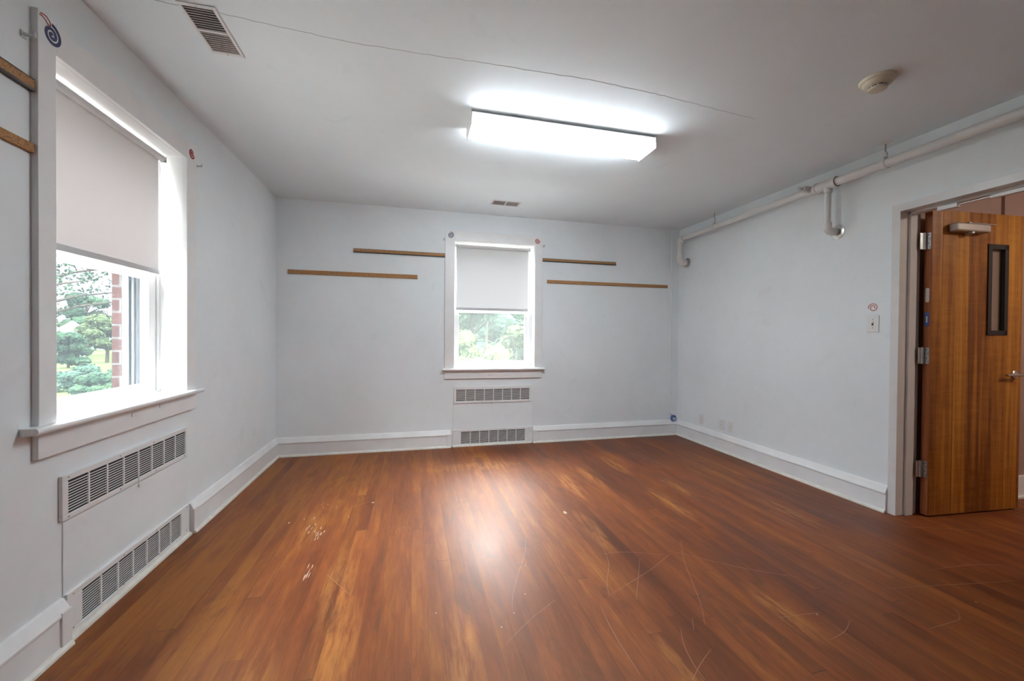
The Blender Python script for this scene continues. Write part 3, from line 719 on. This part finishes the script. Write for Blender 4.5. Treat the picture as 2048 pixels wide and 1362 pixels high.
# ------------------------------------------------------------------ smoke detector
root = empty('smoke_detector', (2.367, 1.606, H)); tag(root, 'round ivory smoke detector on the ceiling near the door', 'smoke detector')
MB().lathe([(.078, 0), (.078, .006), (.074, .012), (.066, .014)], (0, 0, 0), (0, 0, -1), 48).build('mounting_ring', MAT['ivory'], root, smooth=True)
MB().lathe([(.064, .010), (.064, .022), (.058, .030), (.044, .036), (.036, .038), (.036, .043), (.040, .044), (.039, .054), (.030, .058), (.001, .058)], (0, 0, 0), (0, 0, -1), 48).build('body', MAT['ivory'], root, smooth=True)
for k_ in range(8):
    a_ = k_ * PI / 4 + .2
    MB().box(.0345, .0375, -.009, .009, -.0432, -.0385, Matrix.Rotation(a_, 3, 'Z'), (0, 0, 0)).build('smoke_inlet', MAT['slot'], root)
MB().lathe([(.002, 0), (.002, .0015)], (-.050, -.01, -.0335), (0, 0, -1), 10).build('indicator', MAT['slot'], root)

# ------------------------------------------------------------------ sprinkler pipe on the right wall
PX = XR - .105; PZ = 2.452
root = empty('sprinkler_pipe', (PX, 2.5, 2.3)); tag(root, 'long white sprinkler pipe running high along the right wall', 'pipe')
def wp(*a): return [(x_ - PX, y_ - 2.5, z_ - 2.3) for x_, y_, z_ in a]
def arc(c, r, a0, a1, n_, plane):
    o_ = []
    for i in range(n_ + 1):
        q = math.radians(a0 + (a1 - a0) * i / n_); o_.append((c[0], c[1] + r * math.cos(q), c[2] + r * math.sin(q)) if plane == 'yz' else (c[0] + r * math.cos(q), c[1], c[2] + r * math.sin(q)))
    return o_
R1 = .031; YE = 4.312; TY = 2.515
ZE = 2.158
run = [(PX, -2.59, PZ + .012), (PX, 1.0, PZ + .008), (PX, TY - .06, PZ)]
MB().tube(wp(*run), R1, 24).build('near_run', MAT['pipe'], root, smooth=True)
MB().tube(wp((PX, TY + .05, PZ), (PX, YE - .08, PZ - .010)), R1 - .002, 24).build('far_run', MAT['pipe'], root, smooth=True)
MB().tube(wp(*arc((PX, YE - .06, PZ - .07), .06, 90, 0, 8, 'yz')), R1 + .006, 24).build('elbow', MAT['pipe'], root, smooth=True)
MB().tube(wp((PX, YE, PZ - .06), (PX, YE, ZE + .05)), R1 - .001, 24).build('riser', MAT['pipe'], root, smooth=True)
MB().tube(wp(*[(PX, YE, ZE + .085)] + arc((PX + .045, YE, ZE + .045), .045, 180, 270, 8, 'xz') + [(PX + .075, YE, ZE)]), R1 + .006, 24).build('elbow', MAT['pipe'], root, smooth=True)
MB().tube(wp((PX + .06, YE, ZE), (XR, YE, ZE)), R1 - .002, 24).build('wall_stub', MAT['pipe'], root, smooth=True)
fl_prof = [(.058, 0), (.058, .004), (.040, .010), (.036, .012), (.001, .012)]
MB().lathe(fl_prof, wp((XR, YE, ZE))[0], (-1, 0, 0), 36).build('wall_flange', MAT['chrome'], root, smooth=True)
# tee, drop and second wall flange
MB().tube(wp((PX, TY - .085, PZ), (PX, TY + .085, PZ)), R1 + .006, 24).build('tee_fitting', MAT['pipe'], root, smooth=True)
MB().tube(wp((PX, TY - .085, PZ), (PX, TY - .070, PZ)), R1 + .010, 24).build('tee_collar', MAT['pipe'], root, smooth=True)
MB().tube(wp((PX, TY + .070, PZ), (PX, TY + .085, PZ)), R1 + .010, 24).build('tee_collar', MAT['pipe'], root, smooth=True)
YT = 2.500; ZT = 2.085
MB().tube(wp((PX, YT, PZ), (PX, YT, PZ - .065)), .029, 20).build('branch_socket', MAT['pipe'], root, smooth=True)
MB().tube(wp((PX, YT, PZ - .05), (PX, YT, ZT + .04)), .021, 20).build('drop_pipe', MAT['pipe'], root, smooth=True)
MB().tube(wp(*[(PX, YT, ZT + .065)] + arc((PX + .035, YT, ZT + .035), .035, 180, 270, 8, 'xz') + [(PX + .06, YT, ZT)]), .029, 20).build('elbow', MAT['pipe'], root, smooth=True)
MB().tube(wp((PX + .05, YT, ZT), (XR, YT, ZT)), .021, 20).build('wall_stub', MAT['pipe'], root, smooth=True)
fg = MB().lathe([(.056, 0), (.056, .004), (.048, .008), (.030, .010), (.027, .014), (.001, .014)], wp((XR, YT, ZT))[0], (-1, 0, 0), 36).build('wall_flange', MAT['chrome'], root, smooth=True)
for q in (1, -1): MB().lathe([(.006, 0), (.004, .003)], wp((XR - .008, YT + .0, ZT + q * .042))[0], (-1, 0, 0), 12).build('flange_screw', MAT['steel'], fg)
# sprinkler head pointing into the room
HX = PX; HYY = 2.640
MB().tube(wp((PX, HYY, PZ + .002), (PX - .075, HYY + .01, PZ + .010)), [.030, .024], 18).build('head_socket', MAT['pipe'], root, smooth=True)
sh = MB().tube(wp((PX - .070, HYY + .01, PZ + .010), (PX - .088, HYY + .012, PZ + .012)), .012, 14)
sh.tube(wp((PX - .088, HYY + .002, PZ + .012), (PX - .110, HYY + .006, PZ + .014)), .0025, 8).tube(wp((PX - .088, HYY + .022, PZ + .012), (PX - .110, HYY + .018, PZ + .014)), .0025, 8)
sh.lathe([(.015, 0), (.015, .0015)], wp((PX - .110, HYY + .012, PZ + .014))[0], (-1, 0, 0), 16)
sh.build('sprinkler_head', MAT['chrome'], root, smooth=True)
# hangers
def hanger(y_, plate, label, off=.003):
    r_ = empty('pipe_hanger', (PX, y_, H)); tag(r_, label, 'pipe hanger', 'rod hangers holding the sprinkler pipe')
    dz = PZ - H
    if plate: MB().lathe([(.038, 0), (.036, .003), (.008, .006)], (0, 0, 0), (0, 0, -1), 28).build('ceiling_plate', MAT['pipe'], r_, smooth=True)
    MB().tube([(0, 0, -.002), (0, 0, dz + .062)], .0042, 10).build('rod', MAT['dust'] , r_, smooth=True)
    MB().box(-.010, .010, -.012, .012, dz + .044 + off, dz + .080).build('clevis', MAT['pipe'], r_, .003)
    g = MB(); n_ = 28; w_ = .013; bmm = g.bm; Rg = R1 + .007; rows_ = []
    for i in range(n_):
        a_ = 2 * PI * i / n_
        rows_.append([bmm.verts.new((math.cos(a_) * rr, yy, dz + off + math.sin(a_) * rr)) for rr, yy in ((Rg - .003, -w_), (Rg, -w_), (Rg, w_), (Rg - .003, w_))])
    for i in range(n_):
        for q in range(4): bmm.faces.new((rows_[i][q], rows_[(i + 1) % n_][q], rows_[(i + 1) % n_][(q + 1) % 4], rows_[i][(q + 1) % 4]))
    g.build('ring', MAT['pipe'], r_, smooth=True)
hanger(2.105, True, 'nearer pipe hanger with round ceiling plate above the doorway side')
hanger(3.735, False, 'farther slim pipe hanger near the back corner', -.007)

# ------------------------------------------------------------------ conduit, cable coil
o = MB().box(3.1725, 3.1875, YB - .011, YB, .262, H).build('cable_raceway', MAT['trim'], None, .002)
tag(o, 'thin white cable raceway down the back right corner', 'cable raceway')
root = empty('cable_coil', (3.216, YB - .030, .178)); tag(root, 'small coil of blue cable resting on the corner baseboard', 'cable')
random.seed(8)
for k_ in range(5):
    pts = []; R_ = .028 + .003 * k_
    for i in range(33):
        a_ = 2 * PI * i / 32; pts.append((R_ * math.cos(a_), -.008 + .004 * k_ + .003 * math.sin(2 * a_ + k_), R_ * math.sin(a_) * .95 + .032))
    MB().tube(pts, .0032, 8, False).build('cable_loop', MAT['bluecable'], root, smooth=True)
MB().tube([(-.032, .016, .086), (-.022, .008, .074), (-.008, .0, .058)], .0035, 8).build('cable_tail', MAT['bluecable'], root, smooth=True)
MB().box(-.010, .012, -.016, .014, .050, .066, Matrix.Rotation(.3, 3, 'Y'), (0, 0, .058)).build('tie', MAT['black'], root, .002)

# ------------------------------------------------------------------ outlets and switch on the right wall (local: -y into the room, x along)
def plate(pos, w_, h_, kind, label, mat):
    r_ = empty({'switch': 'light_switch', 'duplex': 'wall_outlet', 'jack': 'cable_jack'}[kind], pos, -PI / 2)
    tag(r_, label, {'switch': 'light switch', 'duplex': 'outlet', 'jack': 'cable jack'}[kind])
    MB().box(-w_ / 2, w_ / 2, -.006, 0, -h_ / 2, h_ / 2).build('cover_plate', mat, r_, .0025)
    if kind == 'switch':
        MB().box(-.006, .006, -.0072, -.004, -.013, .013).build('toggle_slot', MAT['slot'], r_)
        MB().box(-.0042, .0042, -.016, -.005, .000, .010, Matrix.Rotation(-.4, 3, 'X'), (0, -.006, .002)).build('toggle', MAT['plastic'], r_, .001)
        for q in (-.030, .030): MB().lathe([(.003, 0), (.0025, .0012)], (0, -.006, q), (0, -1, 0), 10).build('screw', MAT['slot'], r_)
    if kind == 'duplex':
        for q in (-.020, .020):
            f_ = MB().lathe([(.0165, 0), (.0165, .002), (.0155, .003)], (0, -.0055, q), (0, -1, 0), 24).build('receptacle', mat, r_)
            MB().box(-.007, -.005, -.0092, -.0082, q - .002, q + .006).box(.005, .007, -.0092, -.0082, q - .002, q + .006).build('slots', MAT['slot'], f_)
        MB().lathe([(.003, 0), (.0025, .0012)], (0, -.006, 0), (0, -1, 0), 10).build('screw', MAT['steel'], r_)
    if kind == 'jack':
        MB().lathe([(.0065, 0), (.0065, .004), (.004, .004), (.004, .008)], (0, -.0055, 0), (0, -1, 0), 18).build('connector', MAT['chrome'], r_, smooth=True)
        for q in (-.030, .030): MB().lathe([(.0025, 0), (.002, .001)], (0, -.006, q), (0, -1, 0), 10).build('screw', MAT['steel'], r_)
plate((XR, 2.234, 1.345), .080, .124, 'switch', 'white toggle light switch plate beside the door frame', MAT['plastic'])
plate((XR, 4.024, .284), .074, .118, 'duplex', 'painted over duplex outlet low on the right wall', MAT['oldplate'])
plate((XR, 3.706, .286), .072, .116, 'jack', 'left one of the two cable jack plates low on the right wall', MAT['oldplate'])
plate((XR, 3.580, .292), .072, .116, 'jack', 'right one of the two cable jack plates low on the right wall', MAT['plastic'])

# ------------------------------------------------------------------ door frame (metal, painted)
f = MB(); y1, y0, zt = DO['y1'], DO['y0'], DO['z1']
def jambprof(yc, s):
    # outline in (x,y): casing lip, soffit, stop, rabbet; s=+1 hinge side (towards +y)
    X0, X1 = XR - .014, XR + WT + .014
    return [(X0, yc + s * .050), (X0, yc), (XR + .062, yc), (XR + .062, yc - s * .016), (XR + .125, yc - s * .016), (XR + .125, yc), (X1, yc), (X1, yc + s * .050), (XR + WT, yc + s * .050), (XR + WT, yc + s * .03), (XR, yc + s * .03), (XR, yc + s * .050)]
f.prism(jambprof(y1, 1), 2, 0, zt + .0)
f.prism(jambprof(y0, -1), 2, 0, zt + .0)
X0, X1 = XR - .014, XR + WT + .014
f.prism([(X0, zt + .052), (X0, zt), (XR + .062, zt), (XR + .062, zt - .016), (XR + .125, zt - .016), (XR + .125, zt), (X1, zt), (X1, zt + .052), (XR + WT, zt + .052), (XR + WT, zt + .03), (XR, zt + .03), (XR, zt + .052)], 1, y0 - .05, y1 + .05)
df_ = struct(f.build('trim_2', MAT['frame'], None, .0015), 'white painted metal door frame')
# overhead closer bracket, rod and header bar on the frame head
MB().box(XR + .045, XR + .075, 1.80, 1.90, zt - .044, zt - .016).build('header_bracket', MAT['metalw'], df_, .002)
MB().tube([(XR + .06, 1.80, zt - .030), (XR + .07, 1.45, zt - .026)], .005, 10).build('holder_rod', MAT['steel'], df_, smooth=True)
MB().box(XR + .062, XR + .085, 1.14, 1.66, zt - .040, zt - .018).build('header_bar', MAT['metalw'], df_, .003)

# ------------------------------------------------------------------ door leaf, swung open into the hall
C1 = Vector((3.463, 1.996)); ANG = math.radians(-3.7); DL = .822; DT = .045; DZ0, DZ1 = .012, 2.128
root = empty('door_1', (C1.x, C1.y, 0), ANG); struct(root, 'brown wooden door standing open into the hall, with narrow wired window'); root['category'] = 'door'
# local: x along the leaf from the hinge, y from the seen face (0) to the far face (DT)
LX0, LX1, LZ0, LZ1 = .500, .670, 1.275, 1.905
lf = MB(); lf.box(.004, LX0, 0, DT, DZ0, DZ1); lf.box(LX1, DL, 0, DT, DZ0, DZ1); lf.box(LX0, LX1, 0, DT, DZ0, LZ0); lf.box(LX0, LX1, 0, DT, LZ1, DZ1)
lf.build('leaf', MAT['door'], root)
MB().box(0, .004, .0005, DT - .0005, DZ0, DZ1).build('hinge_edge', MAT['dooredge'], root)
vf = MB(); bw = .026
for ya, yb in ((-.008, .012), (DT - .012, DT + .008)):
    vf.box(LX0 - .008, LX0 + bw, ya, yb, LZ0 - .008, LZ1 + .008); vf.box(LX1 - bw, LX1 + .008, ya, yb, LZ0 - .008, LZ1 + .008)
    vf.box(LX0, LX1, ya, yb, LZ0 - .008, LZ0 + bw); vf.box(LX0, LX1, ya, yb, LZ1 - bw, LZ1 + .008)
vf.box(LX0, LX0 + .006, 0, DT, LZ0, LZ1); vf.box(LX1 - .006, LX1, 0, DT, LZ0, LZ1); vf.box(LX0, LX1, 0, DT, LZ0, LZ0 + .006); vf.box(LX0, LX1, 0, DT, LZ1 - .006, LZ1)
vv = vf.build('vision_frame', MAT['black'], root, .001)
MB().box(LX0 + .006, LX1 - .006, .020, .026, LZ0 + .006, LZ1 - .006).build('wired_pane', MAT['wired'], vv)
# hinges
for zc in (1.915, 1.120, .330):
    kx, ky = -.020, DT - .010
    h_ = MB().tube([(kx, ky, zc - .057), (kx, ky, zc + .057)], .0075, 14)
    for q in (-.034, -.011, .011, .034): h_.tube([(kx, ky, zc + q - .0015), (kx, ky, zc + q + .0015)], .0082, 14)
    hk = h_.build('hinge', MAT['steel'], root, smooth=True)
    MB().box(-.0025, .0005, .006, ky, zc - .056, zc + .056).box(kx, -.002, ky - .002, ky + .002, zc - .056, zc + .056).build('door_leaf_plate', MAT['steel'], hk)
    MB().box(kx - .030, kx, ky + .0, ky + .0035, zc - .056, zc + .056).build('frame_plate', MAT['steel'], hk)
    for q, e_ in ((-.042, .012), (-.016, .020), (.016, .012), (.042, .020)):
        MB().lathe([(.0036, 0), (.003, .001)], (-.0025, e_, zc + q), (-1, 0, 0), 10).build('screw', MAT['slot'], hk)
# edge plates
def oval(cz, h_, w_, mat, nm, label):
    pr = []
    for i in range(24):
        a_ = 2 * PI * i / 24; pr.append((DT / 2 + w_ / 2 * math.cos(a_), cz + (h_ / 2 - w_ / 2) * (1 if math.sin(a_) > 0 else -1) + w_ / 2 * math.sin(a_)))
    o_ = MB().prism(pr, 0, -.0025, .001).build(nm, mat, root, .0006); o_['label'] = label; return o_
e1 = oval(1.540, .100, .022, MAT['steel'], 'edge_plate', 'silver oval plate'); e2 = oval(1.372, .100, .024, MAT['blue'], 'edge_plate', 'blue oval plate')
for zc, par in ((1.555, e1), (1.372, e2)): MB().box(-.004, -.0024, DT / 2 - .004, DT / 2 + .004, zc - .022, zc + .022).build('plate_slot', MAT['steel'], par, .0008)
# closer: body, valve knob, arm along the face
cb = MB().box(.128, .425, -.058, 0, 1.975, 2.033).build('closer_body', MAT['alu'], root, .010)
MB().lathe([(.026, 0), (.026, .010), (.018, .016), (.001, .017)], (.275, -.030, 1.975), (0, 0, -1), 24).build('spindle_cap', MAT['alu'], cb, smooth=True)
MB().box(.270, .540, -.020, -.012, 2.044, 2.050).box(.268, .286, -.034, -.010, 2.033, 2.050).build('closer_arm', MAT['alu'], root, .002)
# lever handle
hb = MB().lathe([(.030, 0), (.030, .006), (.026, .010), (.001, .010)], (.762, 0, .985), (0, -1, 0), 32).build('handle', MAT['chrome'], root, smooth=True)
hn = MB().tube([(.762, -.008, .985), (.762, -.037, .985)], .0105, 16).build('neck', MAT['chrome'], hb, smooth=True)
MB().tube([(.768, -.038, .985), (.740, -.041, .985), (.690, -.040, .984), (.628, -.036, .983)], [.0105, .0105, .009, .0085], 14).build('lever', MAT['chrome'], hb, smooth=True)
MB().lathe([(.030, 0), (.030, .006), (.026, .010), (.001, .010)], (.762, DT, .985), (0, 1, 0), 32).build('rear_rose', MAT['chrome'], hb, smooth=True)
MB().tube([(.762, DT + .01, .985), (.762, DT + .048, .985), (.72, DT + .052, .985), (.66, DT + .048, .984)], .0095, 14).build('rear_lever', MAT['chrome'], hb, smooth=True)

# ------------------------------------------------------------------ outside: lawn, trees, house
GZ = -3.6
def at(u, d):
    p = (_f * d + _r * ((u - 1024) / FPX * d)); return p.x, p.y
o = MB().box(-120, 90, -40, 140, GZ - .2, GZ).build('lawn', MAT['grass']); tag(o, 'green lawn outside below the windows', 'lawn', kind='structure')
struct(MB().box(-14, XL - .4, -10, 16, GZ, GZ + .03).box(XL - .4, 14, YB + .4, 9.5, GZ, GZ + .03).build('paved_yard', MAT['paving']), 'pale paved yard right below the windows')  # bright ground out of view, added to bounce daylight onto the ceiling
def tree(x_, y_, h_, cr, mat, seed, label, name='tree', n_leaf=2600, leaf=.22, base=.25, flat=1.0, core=True):
    rnd = random.Random(seed); root = empty(name, (x_, y_, GZ)); tag(root, label, 'tree' if name == 'tree' else 'shrub', 'trees and shrubs outside the windows')
    if name == 'tree':
        tk = MB(); tk.tube([(0, 0, 0), (.1, 0, h_ * .3), (0, .1, h_ * .62), (.05, 0, h_ * .9)], [h_ * .028, h_ * .022, h_ * .014, h_ * .004], 10)
        for k_ in range(7):
            a_ = rnd.uniform(0, 2 * PI); z_ = h_ * rnd.uniform(.35, .7); tk.tube([(0, 0, z_), (cr * .4 * math.cos(a_), cr * .4 * math.sin(a_), z_ + h_ * .08), (cr * .8 * math.cos(a_), cr * .8 * math.sin(a_), z_ + h_ * .12)], [h_ * .010, h_ * .007, h_ * .003], 6)
        tk.build('trunk', MAT['bark'], root)
    bm = bmesh.new()
    lumps = []
    for k_ in range(16):
        a_ = rnd.uniform(0, 2 * PI); rr = cr * rnd.uniform(.15, .8); q = rnd.uniform(0, 1)
        zc = h_ * (base + (1 - base) * (.12 + .72 * q)); rr *= (1 - .55 * max(0, q - .35))
        lumps.append((rr * math.cos(a_), rr * math.sin(a_), zc, cr * rnd.uniform(.28, .46)))
    if core:
        for L_ in lumps:
            r_ = bmesh.ops.create_icosphere(bm, subdivisions=2, radius=1.0)
            for v_ in r_['verts']:
                q = L_[3] * .80 * rnd.uniform(.86, 1.08); v_.co = Vector((L_[0] + v_.co.x * q, L_[1] + v_.co.y * q, max(.1, L_[2] + v_.co.z * q * .72)))
    for k_ in range(n_leaf):
        L_ = lumps[rnd.randrange(len(lumps))]
        d = Vector((rnd.gauss(0, 1), rnd.gauss(0, 1), rnd.gauss(0, 1))).normalized(); rad = L_[3] * (rnd.uniform(.55, 1.0) ** .6)
        p = Vector((L_[0], L_[1], L_[2])) + Vector((d.x * rad, d.y * rad, d.z * rad * .72 * flat))
        if p.z < .15: continue
        nn = (d + Vector((rnd.uniform(-.7, .7), rnd.uniform(-.7, .7), rnd.uniform(-.3, .9)))).normalized()
        a_ = nn.orthogonal().normalized(); b_ = nn.cross(a_); s_ = leaf * rnd.uniform(.6, 1.3); an = rnd.uniform(0, PI)
        e1_ = a_ * math.cos(an) + b_ * math.sin(an); e2_ = nn.cross(e1_)
        vs = [bm.verts.new(p + e1_ * s_), bm.verts.new(p + e2_ * s_ * .6), bm.verts.new(p - e1_ * s_), bm.verts.new(p - e2_ * s_ * .6)]
        bm.faces.new(vs)
    me = bpy.data.meshes.new('foliage'); bm.to_mesh(me); bm.free(); me.materials.append(mat)
    fo = bpy.data.objects.new('foliage', me); C.objects.link(fo); fo.parent = root
    return root
# seen through the left window
for i, (u, d, h_, cr, mt, lb) in enumerate([
    (214, 66, 9.3, 3.5, 'leafD', 'olive green rounded tree in the middle of the left window view'),
    (136, 55, 5.7, 2.4, 'leafA', 'low dark tree below the white gable in the left window view'),
    (172, 84, 14.6, 4.6, 'leafA', 'tallest dark green tree at the back of the left window view'),
    (262, 78, 8.6, 3.6, 'leafC', 'grey green tree behind the brick edge of the left window'),
    (70, 84, 13.0, 4.6, 'leafA', 'tall dark tree behind the left window casing'),
    (300, 96, 12.0, 5.0, 'leafC', 'tall grey green tree beyond the left window, far right'),
    (95, 112, 10.0, 3.2, 'leafA', 'distant tree line, first tree from the left casing'),
    (142, 113, 9.0, 3.2, 'leafD', 'distant tree line, second tree from the left casing'),
    (190, 111, 9.6, 3.2, 'leafC', 'distant tree line, third tree from the left casing'),
    (238, 113, 9.2, 3.2, 'leafA', 'distant tree line, fourth tree beside the brick edge')]):
    x_, y_ = at(u, d); tree(x_, y_, h_, cr, MAT[mt], 100 + i, lb, n_leaf=3600, leaf=.30, base=.04)
for i, (u, d, h_, cr, mt, lb) in enumerate([(118, 33, 1.6, 1.7, 'leafC', 'low shrub at the left bottom of the left window view'), (205, 32, 1.5, 1.8, 'leafA', 'low shrub at the bottom centre of the left window view'), (165, 40, 1.5, 1.9, 'leafC', 'low shrub behind the other two shrubs in the left window view'), (262, 41, 1.7, 2.2, 'leafC', 'low shrub beside the brick edge in the left window view')]):
    x_, y_ = at(u, d); tree(x_, y_, h_, cr, MAT[mt], 300 + i, lb, name='shrub', n_leaf=2600, leaf=.13, base=0)
x_, y_ = at(52, 21); tree(x_, y_, 10.6, 4.6, MAT['leafA'], 77, 'nearer tree whose loose branches hang over the left view', n_leaf=2300, leaf=.10, base=.60, core=False)
hx, hy = at(146, 73.5)
root = empty('house', (hx, hy, GZ), math.radians(38)); tag(root, 'distant white gabled house peeking through the trees', 'house')
MB().prism([(-1.6, 0), (1.6, 0), (1.6, 5.5), (0, 6.9), (-1.6, 5.5)], 1, 0, 2.6).build('wall', MAT['siding'], root)
MB().prism([(-1.9, 5.25), (0, 6.9), (1.9, 5.25), (1.9, 5.4), (0, 7.05), (-1.9, 5.4)], 1, .12, 2.8).build('roof', MAT['roof'], root)
# seen through the back window
Q_ = [
    (914, 10.6, 5.7, .90, 'leafB', 'nearest small yellow green tree, left edge of the far window view'),
    (972, 14.0, 5.95, 1.65, 'leafB', 'pale yellow green tree, front centre of the far window view'),
    (1030, 18.4, 6.0, 1.5, 'leafD', 'thin olive tree at the right edge of the far window view'),
    (944, 24.6, 8.6, 2.9, 'leafC', 'tall bluish green tree behind the front trees, far window view'),
    (1006, 32.0, 8.2, 3.0, 'leafC', 'bluish tree right of centre behind, far window view'),
    (880, 33.0, 10.0, 3.2, 'leafA', 'dark tree behind, at the left of the far window view'),
    (912, 46.0, 9.0, 3.6, 'leafC', 'distant bluish tree at the left, beyond the far window'),
    (1000, 55.0, 9.5, 3.8, 'leafA', 'most distant dark tree behind the far window'),
    (1075, 42.0, 9.0, 3.4, 'leafA', 'dark distant tree at the right, beyond the far window'),
]
for i, (u, d, h_, cr, mt, lb) in enumerate(Q_):
    x_, y_ = at(u, d); tree(x_, y_, h_, cr, MAT[mt], 200 + i, lb, n_leaf=4200, leaf=.085 if d < 16 else .15, base=.05)
